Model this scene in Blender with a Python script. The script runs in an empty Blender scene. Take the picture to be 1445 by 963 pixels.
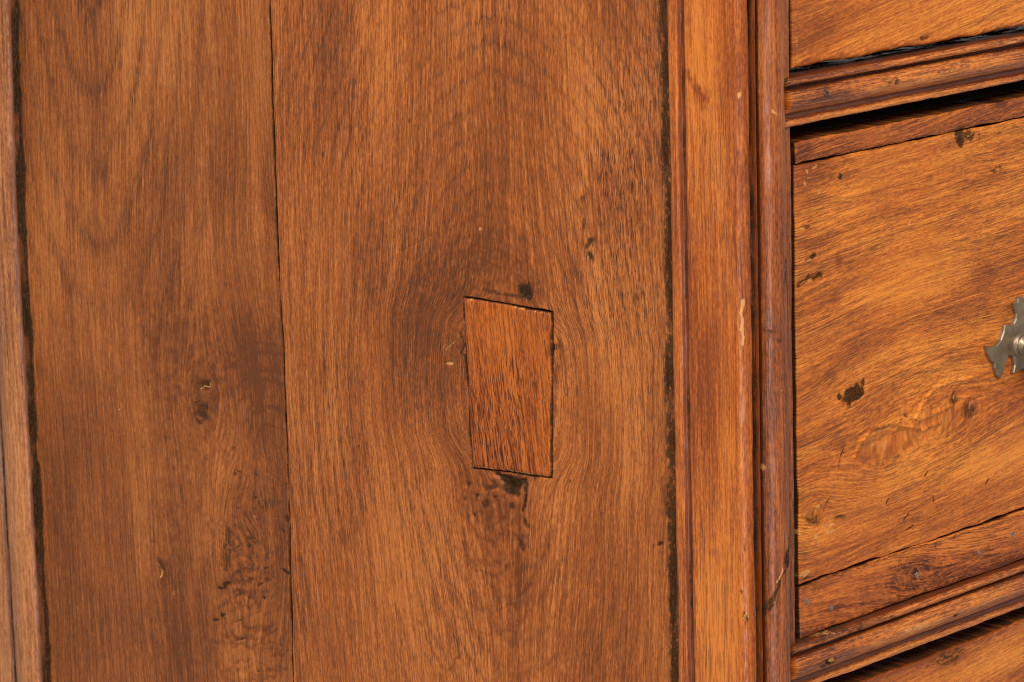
import bpy, math
import numpy as np
from mathutils import Matrix, Vector

# ------------------------------------------------------------------ camera
W0, H0 = 1445.0, 963.0
CX, CY, F = W0/2, H0/2, 5538.0
n = lambda a: np.array(a, float)/np.linalg.norm(a)
dX = n((5000, -1220, F)); dv = n((700, 28000, F))
dv = n(dv - dX*np.dot(dX, dv))
dZ = -dv; dY = n(np.cross(dX, dv))
if dY[2] < 0: dY = -dY
RW = np.stack([dX, dY, dZ], 1)            # world -> camera axes (x right, y down, z forward)
DIST = 1.90
pc = DIST*np.array([(1050-CX)/F, (500-CY)/F, 1.0])
CAM = -RW.T @ pc
def ray(px, py): return RW.T @ np.array([(px-CX)/F, (py-CY)/F, 1.0])
def unp(px, py, axis, val):               # where the sight line meets the plane axis = val
    r = ray(px, py); t = (val-CAM[axis])/r[axis]
    return CAM + r*t
sc = bpy.context.scene
cd = bpy.data.cameras.new('camera'); cam = bpy.data.objects.new('camera', cd)
sc.collection.objects.link(cam); sc.camera = cam
cd.sensor_width = 36.0; cd.lens = F/W0*36.0; cd.clip_start = 0.05; cd.clip_end = 60
m = Matrix.Identity(4)
for k in range(3):
    m[k][0] = RW[0, k]; m[k][1] = -RW[1, k]; m[k][2] = -RW[2, k]; m[k][3] = CAM[k]
cam.matrix_world = m
cd.dof.use_dof = True
cd.dof.focus_distance = float(np.dot(RW @ (unp(690, 500, 0, .005)-CAM), (0, 0, 1)))
cd.dof.aperture_fstop = 27.0

# ------------------------------------------------------------------ light
w = bpy.data.worlds.new('World'); sc.world = w; w.use_nodes = True
bg = w.node_tree.nodes['Background']; bg.inputs[0].default_value = (1, .97, .94, 1); bg.inputs[1].default_value = 0.40
def softbox(name, loc, target, size, power, col=(1, .97, .93)):
    l = bpy.data.lights.new(name, 'AREA'); l.shape = 'RECTANGLE'; l.size, l.size_y = size; l.energy = power; l.color = col
    o = bpy.data.objects.new(name, l); sc.collection.objects.link(o); o.location = loc
    o.rotation_euler = (Vector(target)-Vector(loc)).to_track_quat('-Z', 'Y').to_euler()
    return o
softbox('softbox_side', (-2.3, -0.5, 1.9), (0, .2, 0), (1.2, 1.2), 78)
softbox('softbox_front', (-0.7, -2.3, 2.1), (.1, 0, 0), (1.0, 1.0), 74)
softbox('floor_bounce', (-2.3, -1.7, -.75), (0, 0, 0), (.7, .7), 14)  # added low lamp standing in for bounce off an unseen floor
sc.cycles.use_denoising = False; sc.cycles.max_bounces = 4; sc.cycles.diffuse_bounces = 2; sc.cycles.glossy_bounces = 2
sc.cycles.pixel_filter_type = 'BLACKMAN_HARRIS'; sc.cycles.filter_width = 0.95
sc.view_settings.view_transform = 'Standard'; sc.view_settings.look = 'None'
sc.view_settings.exposure = 0.08; sc.view_settings.gamma = 1.0; sc.view_settings.use_curve_mapping = False

# ------------------------------------------------------------------ numeric noise
_lat = {}
def vnoise(x, y, seed=0):
    if seed not in _lat: _lat[seed] = np.random.RandomState(seed+11).rand(256, 256)
    L = _lat[seed]; xi = np.floor(x).astype(int); yi = np.floor(y).astype(int)
    fx = x-xi; fy = y-yi; fx = fx*fx*(3-2*fx); fy = fy*fy*(3-2*fy)
    a = L[xi & 255, yi & 255]; b = L[(xi+1) & 255, yi & 255]; c = L[xi & 255, (yi+1) & 255]; d = L[(xi+1) & 255, (yi+1) & 255]
    return (a*(1-fx)+b*fx)*(1-fy)+(c*(1-fx)+d*fx)*fy - 0.5
def fbm(x, y, seed=0, o=4):
    s = 0; a = 1.0
    for k in range(o):
        s = s + a*vnoise(x*2**k+k*17.3, y*2**k+k*9.1, seed+k); a *= 0.5
    return s
def sstep(a, b, x):
    t = np.clip((x-a)/(b-a), 0, 1); return t*t*(3-2*t)

# ------------------------------------------------------------------ materials
def wood(name, dark, mid, light, pore=.75, pore_w=800., pore_l=38., fleck=.5, ring_f=190., ring_a=.45, ring_w=1.4,
         rough=.40, broad_a=.8, bump=.35, seed=0.0, sheen=0.0, spec=.45, fibre=1.25, jag=.8, ring_p=3.0, med_w=520., med_l=11., pat0=.25):
    mt = bpy.data.materials.new(name); mt.use_nodes = True
    nt = mt.node_tree; N = nt.nodes; L = nt.links
    bs = N['Principled BSDF']
    def put(sock, v):
        if hasattr(v, 'is_linked') or hasattr(v, 'links'): L.new(v, sock)
        else: sock.default_value = v
    def M(op, a, b=0.0, c=0.0, clamp=False):
        q = N.new('ShaderNodeMath'); q.operation = op; q.use_clamp = clamp
        put(q.inputs[0], a); put(q.inputs[1], b); put(q.inputs[2], c); return q.outputs[0]
    def att(nm, out='Fac'):
        q = N.new('ShaderNodeAttribute'); q.attribute_name = nm; return q.outputs[out]
    def vec(x, y, z):
        q = N.new('ShaderNodeCombineXYZ'); put(q.inputs[0], x); put(q.inputs[1], y); put(q.inputs[2], z); return q.outputs[0]
    def noise(v, detail=2., rgh=.5, dist=0.):
        q = N.new('ShaderNodeTexNoise'); q.noise_dimensions = '3D'; L.new(v, q.inputs['Vector'])
        q.inputs['Scale'].default_value = 1.; q.inputs['Detail'].default_value = detail
        q.inputs['Roughness'].default_value = rgh; q.inputs['Distortion'].default_value = dist
        return q.outputs['Fac']
    def rng(v, a, b, c=0., d=1.):
        q = N.new('ShaderNodeMapRange'); q.interpolation_type = 'SMOOTHSTEP'; put(q.inputs[0], v)
        q.inputs[1].default_value = a; q.inputs[2].default_value = b; q.inputs[3].default_value = c; q.inputs[4].default_value = d
        return q.outputs[0]
    def mix(f, a, b, mode='MIX'):
        q = N.new('ShaderNodeMix'); q.data_type = 'RGBA'; q.blend_type = mode; put(q.inputs[0], f)
        for s, v in ((q.inputs[6], a), (q.inputs[7], b)):
            if hasattr(v, 'links'): L.new(v, s)
            else: s.default_value = (*v, 1)
        return q.outputs[2]
    sx = N.new('ShaderNodeSeparateXYZ'); L.new(att('flow', 'Vector'), sx.inputs[0])
    ps, phi, R = sx.outputs
    sm = N.new('ShaderNodeSeparateXYZ'); L.new(att('mark', 'Vector'), sm.inputs[0]); stain, chip, tone = sm.outputs
    sm2 = N.new('ShaderNodeSeparateXYZ'); L.new(att('figure', 'Vector'), sm2.inputs[0]); broad, patchy, rough_at = sm2.outputs
    med = noise(vec(M('MULTIPLY', ps, med_w), M('MULTIPLY', phi, med_l), seed+5), 3, .6)
    fine = noise(vec(M('MULTIPLY', ps, pore_w*1.55), M('MULTIPLY', phi, pore_l*2.5), seed+8), 2, .7)
    fine2 = noise(vec(M('MULTIPLY', ps, pore_w*1.9), M('MULTIPLY', phi, pore_l*5.5), seed+12), 1, .6)
    fib = noise(vec(M('MULTIPLY', ps, 1300), M('MULTIPLY', phi, 240), seed+15), 1, .7)
    # growth rings: bands of open pores
    saw = M('FRACT', M('ADD', M('MULTIPLY', R, ring_f), M('MULTIPLY', M('SUBTRACT', med, .5), jag)))
    band = M('POWER', M('ABSOLUTE', M('SUBTRACT', M('MULTIPLY', saw, 2.), 1.)), ring_p)
    band = M('MULTIPLY', M('MULTIPLY', band, rng(fine2, .36, .60, .35, 1.)), M('ADD', M('MULTIPLY', patchy, 1-pat0), pat0))
    flk = M('ADD', fleck, rough_at)
    p1 = M('MULTIPLY', M('MULTIPLY', rng(fine, .545, .605), M('ADD', M('MULTIPLY', patchy, .5), .5)), pore)
    p2 = M('MULTIPLY', M('MULTIPLY', rng(fine2, .56, .61), M('ADD', M('MULTIPLY', patchy, .7), .3)), flk, clamp=True)
    lite = rng(fine, .50, .32)
    t = M('ADD', M('MULTIPLY', broad, broad_a), M('MULTIPLY', M('SUBTRACT', med, .5), 1.40))
    t = M('ADD', M('ADD', t, .50), M('MULTIPLY', lite, .28))
    t = M('ADD', M('SUBTRACT', t, tone), M('MULTIPLY', M('SUBTRACT', fib, .5), fibre))
    cr = N.new('ShaderNodeValToRGB'); e = cr.color_ramp.elements
    e[0].position = .0; e[0].color = (*dark, 1); e[1].position = 1.0; e[1].color = (*light, 1)
    q = e.new(.5); q.color = (*mid, 1); L.new(t, cr.inputs[0])
    col = cr.outputs[0]
    deep = tuple(c*.22 for c in dark)
    col = mix(M('MULTIPLY', p1, .80), col, tuple(c*.45 for c in dark))
    col = mix(M('MULTIPLY', band, ring_a), col, (dark[0]*.42, dark[1]*.55, dark[2]*.9))
    col = mix(M('MULTIPLY', p2, .95), col, deep)
    sn = noise(vec(M('MULTIPLY', ps, 620), M('MULTIPLY', phi, 240), seed+50), 3, .7)
    sdev = M('SUBTRACT', sn, .5)
    st = rng(M('ADD', stain, M('MULTIPLY', sdev, M('MULTIPLY', M('MINIMUM', stain, .55), 3.2))), .18, .80)
    col = mix(M('MULTIPLY', st, .92), col, mix(rng(sn, .45, .68), (.020, .012, .007), (.062, .038, .020)))
    cp = rng(M('SUBTRACT', chip, M('MULTIPLY', sdev, M('MULTIPLY', chip, 3.0))), .30, .66)
    col = mix(M('MULTIPLY', cp, .62), col, (.66, .31, .085))
    put(bs.inputs['Base Color'], col)
    rg = M('ADD', rough, M('MULTIPLY', M('SUBTRACT', med, .5), .25))
    rg = M('ADD', rg, M('MULTIPLY', M('SUBTRACT', patchy, .5), .16)); rg = M('ADD', rg, M('MULTIPLY', st, .30)); rg = M('ADD', rg, M('MULTIPLY', p1, .12), clamp=True)
    put(bs.inputs['Roughness'], rg); put(bs.inputs['Specular IOR Level'], M('MULTIPLY', M('SUBTRACT', 1., st), spec))
    if sheen: put(bs.inputs['Coat Weight'], M('MULTIPLY', M('SUBTRACT', 1., st), sheen)); bs.inputs['Coat Roughness'].default_value = .36
    h = M('SUBTRACT', M('MULTIPLY', med, .6), M('ADD', p1, p2))
    bp = N.new('ShaderNodeBump'); bp.inputs['Strength'].default_value = bump; bp.inputs['Distance'].default_value = .0008
    L.new(h, bp.inputs['Height']); L.new(bp.outputs[0], bs.inputs['Normal'])
    mt['ring'] = (ring_f, ring_w, seed)
    return mt

M_panelA = wood('oak_panel_rear', (.125, .0315, .0052), (.268, .0715, .0120), (.43, .136, .0270), pore=.36, pore_w=700, pore_l=26, fleck=.18,
                ring_f=85, ring_a=.95, ring_w=.22, seed=1.0, rough=.41, spec=.33, fibre=.95, jag=.9, ring_p=4.0, pat0=.0)
M_panelB = wood('oak_panel_front', (.138, .0340, .0052), (.298, .0755, .0125), (.49, .152, .0290), pore=.62, pore_w=680, pore_l=22, fleck=.28,
                ring_f=120, ring_a=.72, ring_w=.3, seed=7.0, rough=.40, spec=.32, fibre=1.15, jag=.7, ring_p=4.0, pat0=.45)
M_patch = wood('oak_patch', (.105, .0195, .0026), (.290, .0620, .0066), (.48, .122, .0140), pore=1.0, pore_w=500, pore_l=19, fleck=.7,
               ring_f=60, ring_a=.2, seed=13.0, rough=.38, spec=.3)
M_post = wood('oak_post', (.190, .0370, .0036), (.375, .0860, .0085), (.57, .165, .0200), pore=.55, pore_w=600, pore_l=11, fleck=.40,
              ring_f=70, ring_a=.25, seed=19.0, rough=.34, broad_a=1.5, spec=.4, sheen=.12)
M_bead = wood('oak_bead', (.095, .0195, .0038), (.260, .0600, .0088), (.41, .115, .0190), pore=.45, pore_w=560, pore_l=10, fleck=.25,
              ring_f=60, ring_a=.2, seed=27.0, rough=.34, sheen=.25)
M_rail = wood('oak_rail', (.125, .0240, .0028), (.440, .1120, .0110), (.67, .215, .0280), pore=.55, pore_w=560, pore_l=11, fleck=.45,
              ring_f=70, ring_a=.25, seed=33.0, rough=.31, sheen=.25, broad_a=1.6)
M_drawer = wood('oak_drawer', (.245, .0500, .0045), (.500, .1210, .0095), (.74, .235, .0255), med_w=480., med_l=14., pore=.45, pore_w=780, pore_l=16, fleck=.35,
                ring_f=62, ring_a=.62, ring_w=.5, seed=41.0, rough=.36, bump=.5, spec=.38, broad_a=1.1, fibre=1.15, jag=1.2, ring_p=2.8, pat0=.35)
M_strip = wood('oak_strip', (.125, .0230, .0028), (.385, .0860, .0080), (.60, .162, .0185), pore=.55, pore_w=640, pore_l=15, fleck=.45,
               ring_f=60, ring_a=.4, seed=55.0, rough=.36, bump=.5, spec=.38, broad_a=1.4)
M_stile = wood('oak_rear_stile', (.150, .0420, .0110), (.340, .112, .0290), (.48, .190, .060), pore=.35, pore_w=420, pore_l=14, fleck=.15,
               ring_f=60, ring_a=.2, seed=63.0, rough=.33, sheen=.25)
def plain(name, col, rough=.6, metal=0., nscale=400., var=.4, bump=.2):
    mt = bpy.data.materials.new(name); mt.use_nodes = True; nt = mt.node_tree; N = nt.nodes; L = nt.links; bs = N['Principled BSDF']
    tc = N.new('ShaderNodeTexCoord'); no = N.new('ShaderNodeTexNoise'); no.inputs['Scale'].default_value = nscale; no.inputs['Detail'].default_value = 4
    L.new(tc.outputs['Object'], no.inputs['Vector'])
    cr = N.new('ShaderNodeValToRGB'); e = cr.color_ramp.elements; e[0].position = .3; e[1].position = .7
    e[0].color = (*[c*(1-var) for c in col], 1); e[1].color = (*[min(1, c*(1+var)) for c in col], 1)
    L.new(no.outputs['Fac'], cr.inputs[0]); L.new(cr.outputs[0], bs.inputs['Base Color'])
    bs.inputs['Roughness'].default_value = rough; bs.inputs['Metallic'].default_value = metal
    bp = N.new('ShaderNodeBump'); bp.inputs['Strength'].default_value = bump; bp.inputs['Distance'].default_value = .0005
    L.new(no.outputs['Fac'], bp.inputs['Height']); L.new(bp.outputs[0], bs.inputs['Normal'])
    return mt
M_iron = plain('old_iron', (.045, .030, .024), .5, .5, 900)
M_brass = plain('aged_brass', (.27, .20, .13), .42, .75, 160, .25, .12)
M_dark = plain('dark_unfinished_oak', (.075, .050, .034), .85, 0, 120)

# ------------------------------------------------------------------ mesh helpers
COL = sc.collection
def grid_mesh(name, P, attrs, mat, parent, flip=False, label=None, closed=False):
    nu, nv = P.shape[:2]
    idx = np.arange(nu*nv).reshape(nu, nv)
    a, b, c, d = idx[:-1, :-1], idx[1:, :-1], idx[1:, 1:], idx[:-1, 1:]
    q = np.stack([a, b, c, d] if not flip else [a, d, c, b], -1).reshape(-1, 4)
    me = bpy.data.meshes.new(name)
    me.vertices.add(nu*nv); me.vertices.foreach_set('co', P.reshape(-1).astype(np.float32))
    me.loops.add(q.size); me.loops.foreach_set('vertex_index', q.reshape(-1).astype(np.int32))
    me.polygons.add(len(q)); me.polygons.foreach_set('loop_start', np.arange(0, q.size, 4, dtype=np.int32))
    me.polygons.foreach_set('use_smooth', np.ones(len(q), bool))
    me.update(calc_edges=True)
    fl = np.array(attrs['flow'], float); z0 = np.zeros((nu, nv)); G = lambda k: np.broadcast_to(attrs.get(k, z0), (nu, nv))
    rf, rw, sd = mat['ring']; sd = int(sd)*7
    fl[..., 0] += .0022*fbm(fl[..., 0]*60, fl[..., 1]*9, sd+400, 3)
    fl[..., 2] += rw/rf*.8*fbm(fl[..., 0]*120, fl[..., 1]*20, sd+410, 4)
    broad = .55*fbm(fl[..., 0]*42, fl[..., 1]*7, sd+420, 4); pat = sstep(-.28, .22, fbm(fl[..., 0]*28, fl[..., 1]*14, sd+430, 3))
    if 'ringmul' in attrs: pat = (.6+.4*pat)*attrs['ringmul']
    for nm, arr in (('flow', fl), ('mark', np.stack([G('stain'), G('chip'), G('tone')], -1)), ('figure', np.stack([broad, pat, G('fleck')], -1))):
        at = me.attributes.new(nm, 'FLOAT_VECTOR', 'POINT'); at.data.foreach_set('vector', np.ascontiguousarray(arr, np.float32).reshape(-1))
    me.materials.append(mat)
    o = bpy.data.objects.new(name, me); COL.objects.link(o); o.parent = parent
    if label: o['label'] = label
    return o
def side_pt(u, v, d): return np.stack([d, -u, v], -1)      # u runs to the right, d into the chest
def front_pt(u, v, d): return np.stack([u, d, v], -1)
def side_uv(px, py, d): p = unp(px, py, 0, d); return np.array([-p[1], p[2]])
def front_uv(px, py, d): p = unp(px, py, 1, d); return np.array([p[0], p[2]])

class Marks:
    """marks of wear in board coordinates: each is given where it lies on the board"""
    def __init__(s, uvf): s.uvf = uvf; s.items = []
    def blob(s, x, y, rx, ry, ang=0, stain=0, chip=0, tone=0, depth=0, fleck=0, soft=.5, ragged=.35):
        s.items.append(('b', x, y, rx, ry, ang, dict(stain=stain, chip=chip, tone=tone, disp=depth, fleck=fleck), soft, ragged)); return s
    def line(s, pts, wpx, stain=0, chip=0, tone=0, depth=0, ragged=.4):
        s.items.append(('l', pts, wpx, dict(stain=stain, chip=chip, tone=tone, disp=depth), ragged)); return s
    def apply(s, U, V, out):
        nz = fbm(U*260, V*260, 91, 3); nz2 = fbm(U*260+40, V*260+9, 95, 3)
        lt = np.zeros(U.shape)
        for k, it in enumerate(s.items):
            if it[0] == 'b':
                _, x, y, rx, ry, ang, vals, soft, rag = it
                if vals['chip'] and not vals['stain']: rx, ry = rx*.75, ry*.75
                c = s.uvf(x, y); ca, sa = math.cos(math.radians(ang)), math.sin(math.radians(ang))
                e1 = s.uvf(x+rx*ca, y+rx*sa)-c; e2 = s.uvf(x-ry*sa, y+ry*ca)-c
                J = np.linalg.inv(np.stack([e1, e2], 1))
                du, dw = U-c[0], V-c[1]
                a = J[0, 0]*du+J[0, 1]*dw; b = J[1, 0]*du+J[1, 1]*dw
                r = np.sqrt(a*a+b*b)*(1+rag*2*nz)
                w_ = 1-sstep(1-soft, 1+soft, r)
            else:
                _, pts, wpx, vals, rag = it
                P = [s.uvf(*p) for p in pts]; r = np.full(U.shape, 1e9); wm = wpx/2900.
                ju, jv = U+nz*wm*1.2*rag*2, V+nz2*wm*1.2*rag*2
                for A, B in zip(P[:-1], P[1:]):
                    ab = B-A; t = np.clip(((ju-A[0])*ab[0]+(jv-A[1])*ab[1])/max(1e-12, ab@ab), 0, 1)
                    r = np.minimum(r, np.hypot(ju-A[0]-ab[0]*t, jv-A[1]-ab[1]*t))
                w_ = 1-sstep(.35*wm, wm, r)
            for kk, val in vals.items():
                if val:
                    if kk == 'tone' and it[0] == 'l' and val > 0: lt = np.maximum(lt, w_*val)
                    elif kk in ('stain', 'chip'): out[kk] = np.maximum(out[kk], w_*val)
                    else: out[kk] = out[kk]+w_*val
        out['tone'] = out['tone']+lt

def axis_pts(a, b, res, thick, bev, fine=None):
    """parameter positions across a slab with edge roll and side walls; returns (pos, drop)"""
    if fine is None: core = np.arange(a+bev*1.2, b-bev*1.2, res)
    else:
        f0, f1 = max(fine[0], a+bev*1.2), min(fine[1], b-bev*1.2)
        core = np.concatenate([np.arange(a+bev*1.2, f0-res*2, .008), np.arange(f0, f1, res), np.arange(f1+res*2, b-bev*1.2, .008)])
    ang = np.linspace(0, math.pi/2, 5)
    eu = bev*(1-np.cos(ang)); ed = bev*(1-np.sin(ang))
    eu = eu[::-1]*0+bev*(1-np.cos(ang)); w3 = [thick, thick*.5, bev+.0005]
    pos = np.concatenate([[a]*3, a+eu, core, (b-eu)[::-1], [b]*3])
    drop = np.concatenate([w3, ed, np.zeros(len(core)), ed[::-1], w3[::-1]])
    return pos, drop
def slab(name, kind, d0, u0, u1, v0, v1, res, thick, bev, flow, mat, parent, marks=None, flip=False, finev=None, uL=None, uR=None,
         extra=None, wob=.0004, seed=0, label=None, lump=.0003):
    pu, du = axis_pts(u0, u1, res, thick, bev); pv, dvv = axis_pts(v0, v1, res, thick, bev, finev)
    U, V = np.meshgrid(pu, pv, indexing='ij')
    drop = np.maximum(du[:, None], dvv[None, :])
    if uL is not None:
        f = (U-u0)/(u1-u0); U = (1-f)*uL(V)+f*uR(V)
    out = dict(stain=np.zeros(U.shape), chip=np.zeros(U.shape), tone=np.zeros(U.shape), fleck=np.zeros(U.shape), disp=np.zeros(U.shape))
    if marks: marks.apply(U, V, out)
    if extra: extra(U, V, out)
    eu = np.minimum(U-U.min(0), U.max(0)-U); ev = np.minimum(V-v0, v1-V)
    fade_u = np.exp(-eu/.006); fade_v = np.exp(-ev/.006)
    Uo = U+fade_u*wob*2*fbm(V*60, U*8, seed+5, 3); Vo = V+fade_v*wob*2*fbm(U*60, V*8, seed+9, 3)
    d = d0+drop+out['disp']+lump*2*fbm(U*18, V*9, seed+2, 3)
    out['stain'] = np.maximum(out['stain'], np.where(du > bev*1.01, 1.7, 0.)[:, None]+np.where(dvv > bev*1.01, .62, 0.)[None, :])  # walls coloured dark to paint in the shade of the gaps, ends less so
    P = (side_pt if kind == 'side' else front_pt)(Uo, Vo, d)
    out['flow'] = flow(U, V)
    return grid_mesh(name, P, out, mat, parent, flip, label)

def sweep(name, prof, amp, along, place, mat, parent, seed=0, flip=False, marks=None, uvf=None, tones=None, label=None, worn=1.0, flowswap=False):
    """prof: (n,2) outline; amp: how far wear moves each point; along: positions; place(a, b, s) -> point"""
    prof = np.array(prof, float); seg = np.r_[0, np.cumsum(np.hypot(*np.diff(prof, axis=0).T))]
    # refine the outline
    tt = [];
    for i in range(len(seg)-1):
        k = max(1, int((seg[i+1]-seg[i])/.0007)); tt += list(np.linspace(seg[i], seg[i+1], k, endpoint=False))
    tt = np.array(tt+[seg[-1]])
    A = np.interp(tt, seg, prof[:, 0]); B = np.interp(tt, seg, prof[:, 1]); AM = np.interp(tt, seg, np.array(amp, float))
    TN = np.interp(tt, seg, np.array(tones, float)) if tones is not None else np.zeros(len(tt))
    for _ in range(2):                                   # soften corners a little
        A[1:-1] = .25*A[:-2]+.5*A[1:-1]+.25*A[2:]; B[1:-1] = .25*B[:-2]+.5*B[1:-1]+.25*B[2:]
    ta, tb = np.gradient(A), np.gradient(B); l = np.hypot(ta, tb)+1e-12; na, nb = -tb/l, ta/l
    T, S = np.meshgrid(tt, along, indexing='ij')
    nz = fbm(S*22+seed, T*90, seed, 4)+.8*fbm(S*120, T*260, seed+3, 3)
    D = nz*AM[:, None]*worn
    P = place(A[:, None]+na[:, None]*D, B[:, None]+nb[:, None]*D, S)
    out = dict(stain=np.zeros(T.shape), chip=np.zeros(T.shape), tone=np.zeros(T.shape)+np.clip(TN, None, 1)[:, None], fleck=np.zeros(T.shape), disp=np.zeros(T.shape))
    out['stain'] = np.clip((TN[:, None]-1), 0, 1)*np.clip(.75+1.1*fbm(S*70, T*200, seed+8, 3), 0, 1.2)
    if marks is not None:
        U, V = uvf(P); marks.apply(U, V, out)
    out['flow'] = np.stack([T, S, T*1.0+.004*fbm(S*6, T*20, seed+4, 3)], -1)
    return grid_mesh(name, P, out, mat, parent, flip, label)

# ------------------------------------------------------------------ the chest
ZB, ZT = -.43, .43
chest = bpy.data.objects.new('chest_of_drawers', None); COL.objects.link(chest)
chest['label'] = 'worn antique oak chest of drawers seen close at its front corner'; chest['category'] = 'chest of drawers'
PD = .005                                              # the side panel lies this far behind its frame
sp = lambda x, y: side_uv(x, y, PD)
def edge_fn(pts, d):
    q = np.array([side_uv(x, y, d) for x, y in pts]); o = np.argsort(q[:, 1]); q = q[o]
    s0 = (q[1]-q[0]); s1 = (q[-1]-q[-2])
    lo = q[0]+s0/s0[1]*(-.6-q[0][1]); hi = q[-1]+s1/s1[1]*(.6-q[-1][1])
    q = np.vstack([lo, q, hi])
    return lambda v: np.interp(v, q[:, 1], q[:, 0])
crack = edge_fn([(380.5, 0), (387, 200), (394.5, 400), (399.5, 482), (407, 682), (410.5, 832), (413.5, 963)], PD)
stile_edge = edge_fn([(12, 0), (21, 300), (40, 640), (58, 963)], 0.0)
uPost = side_uv(947, 500, 0)[0]                        # where the corner post begins
FV = (-.27, .27)

# --- rear board of the side panel
kA = [sp(286, 575), sp(232, 800), sp(335, 770)]
def flowA(U, V):
    du = 0*U; dw = 0*U
    psi = U.copy(); phi = V.copy()
    for (c, ax, az, s) in ((sp(286, 560), .018, .030, 1.), (sp(345, 775), .022, .034, .9), (sp(228, 800), .007, .012, .8), (sp(372, 330), .018, .022, .5)):
        X = (U-c[0])/ax; Z = (V-c[1])/az; r2 = X*X+Z*Z
        psi = psi-s*(U-c[0])/(r2+1.05); phi = phi+s*.5*(V-c[1])/(r2+.9)
    b = sp(370, 700); burl = np.exp(-((U-b[0])/.034)**2)*sstep(-.02, .06, sp(300, 400)[1]-V)
    psi = psi+burl*.007*fbm(U*42, V*24, 61, 2)+.005*fbm(U*12, V*6, 66, 2)
    phi = phi+burl*.02*fbm(U*40+7, V*34, 63, 3)
    c = sp(112, -330); R1 = np.sqrt((U-c[0])**2+(.27*(V-c[1]))**2+1e-6)
    R1 = R1+.006*fbm(U*22, V*9, 71, 3)
    c2 = sp(430, 660); R2 = .75*np.hypot((U-c2[0])*.9, (V-c2[1]))
    k = np.exp(-((U-sp(385, 560)[0])/.030)**2)*np.exp(-((V-sp(385, 560)[1])/.055)**2)
    R = R1+R2*k*.9+burl*.016*fbm(U*55, V*42, 77, 3)
    return np.stack([psi, phi, R], -1)
mA = Marks(sp)
mA.blob(290, 543, 9, 9, 0, stain=.55, depth=.0008).blob(283, 582, 9, 12, 10, stain=.55, tone=.3, depth=.001).blob(288, 560, 30, 46, 10, tone=.22, soft=.8)
mA.line([(283, 549), (288, 546), (294, 548), (297, 541)], 2.2, chip=.9)
mA.line([(272, 578), (275, 568), (284, 565), (291, 575), (290, 590), (283, 598), (276, 592)], 2.0, stain=.7, depth=.0006)
mA.blob(228, 800, 6, 12, -15, stain=.45, depth=.0006).line([(224, 797), (229, 806), (227, 815)], 2, chip=.75)
mA.blob(246, 838, 3, 5, 0, chip=.5)
mA.blob(320, 776, 9, 30, 10, stain=.5, depth=.0007).blob(345, 740, 12, 16, 0, stain=.3).blob(382, 712, 14, 10, 0, stain=.38).blob(404, 732, 5, 6, 0, stain=.6, depth=.001)
mA.blob(330, 495, 85, 60, 0, tone=.22, soft=.9).blob(365, 505, 45, 45, 0, tone=.08, soft=.9).blob(265, 190, 22, 120, 4, tone=.20, soft=.9)
mA.blob(275, 870, 50, 110, 0, tone=.24, soft=.9).blob(375, 880, 40, 110, 0, tone=.14, soft=.9, fleck=.5).blob(350, 740, 55, 80, 0, tone=.10, soft=.9, fleck=.6)
mA.blob(300, 720, 20, 80, 12, tone=-.18, soft=.8).blob(340, 660, 30, 40, 30, tone=-.16, soft=.8).blob(335, 330, 40, 50, 0, tone=-.14, soft=.8).blob(330, 410, 30, 60, 0, tone=-.12, soft=.8)
mA.blob(125, 250, 70, 160, 0, tone=-.06, soft=.9).blob(140, 800, 130, 240, 0, tone=.10, soft=.9).blob(320, 620, 90, 150, 0, tone=.11, soft=.9).blob(250, 250, 60, 200, 0, tone=.07, soft=.9)
mA.blob(200, 630, 7, 4, 20, stain=.35).line([(180, 615), (205, 632), (235, 648)], 2, stain=.25).blob(245, 662, 5, 8, 0, stain=.4)
mA.blob(360, 730, 4, 5, 0, chip=.45).blob(168, 578, 2.5, 2.5, 0, chip=.7)
rsA = np.random.RandomState(4)
for i in range(46):                                    # small open pits in the burr
    x, y = 350+rsA.randn()*32, 800+rsA.randn()*85
    if x < 404: mA.blob(x, y, rsA.uniform(3, 8), rsA.uniform(1.2, 3.0), rsA.uniform(-35, 35), stain=rsA.uniform(.35, .8), depth=.0003)
for i in range(26):
    x, y = 355+rsA.randn()*28, 780+rsA.randn()*95
    if x < 404: mA.blob(x, y, rsA.uniform(2, 7), rsA.uniform(1, 2.2), rsA.uniform(-40, 40), chip=rsA.uniform(.2, .38))
for i in (0, 1, 3, 4, 7, 9):                           # curled rays beside the joint
    y0 = 486+i*13
    mA.line([(322+i*4, y0+16+i*3), (345+i*2, y0+4), (372, y0-2), (398, y0+2)], 4.2, tone=.20+.08*(i % 3), ragged=.8)
for i in range(46):                                    # rippled figure low on the burr
    x, y = 362+rsA.randn()*24, rsA.uniform(800, 962)
    w_ = rsA.uniform(8, 20)
    if x+w_ < 406: mA.line([(x-w_, y+rsA.uniform(-3, 5)), (x-w_*.3, y-rsA.uniform(0, 4)), (x+w_*.4, y+rsA.uniform(0, 3)), (x+w_, y-rsA.uniform(0, 5))], rsA.uniform(3, 5), tone=rsA.uniform(.18, .38), depth=.0002, ragged=.8)
def extraA(U, V, o):
    e = crack(V)-U; o['stain'] = np.maximum(o['stain'], .85*np.exp(-(e/.0011)**2)*(1+.8*fbm(V*130, U*0, 5, 3)))
    q = U-(-stile_edge(V)*-1); q = U-stile_edge(V)
    o['stain'] = np.maximum(o['stain'], 1.0*(1-sstep(.0015, .0052, q+.003*fbm(V*60, V*0, 15, 3))))
    o['ringmul'] = .28+.72*sstep(sp(150, 520)[1], sp(150, 330)[1], V+.02*fbm(U*20, V*10, 84, 2))*sstep(sp(330, 200)[0], sp(210, 200)[0], U)
    o['tone'] += .10*np.exp(-(q/.02)**2)+.30*fbm(U*17, V*9, 83, 3)
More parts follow.
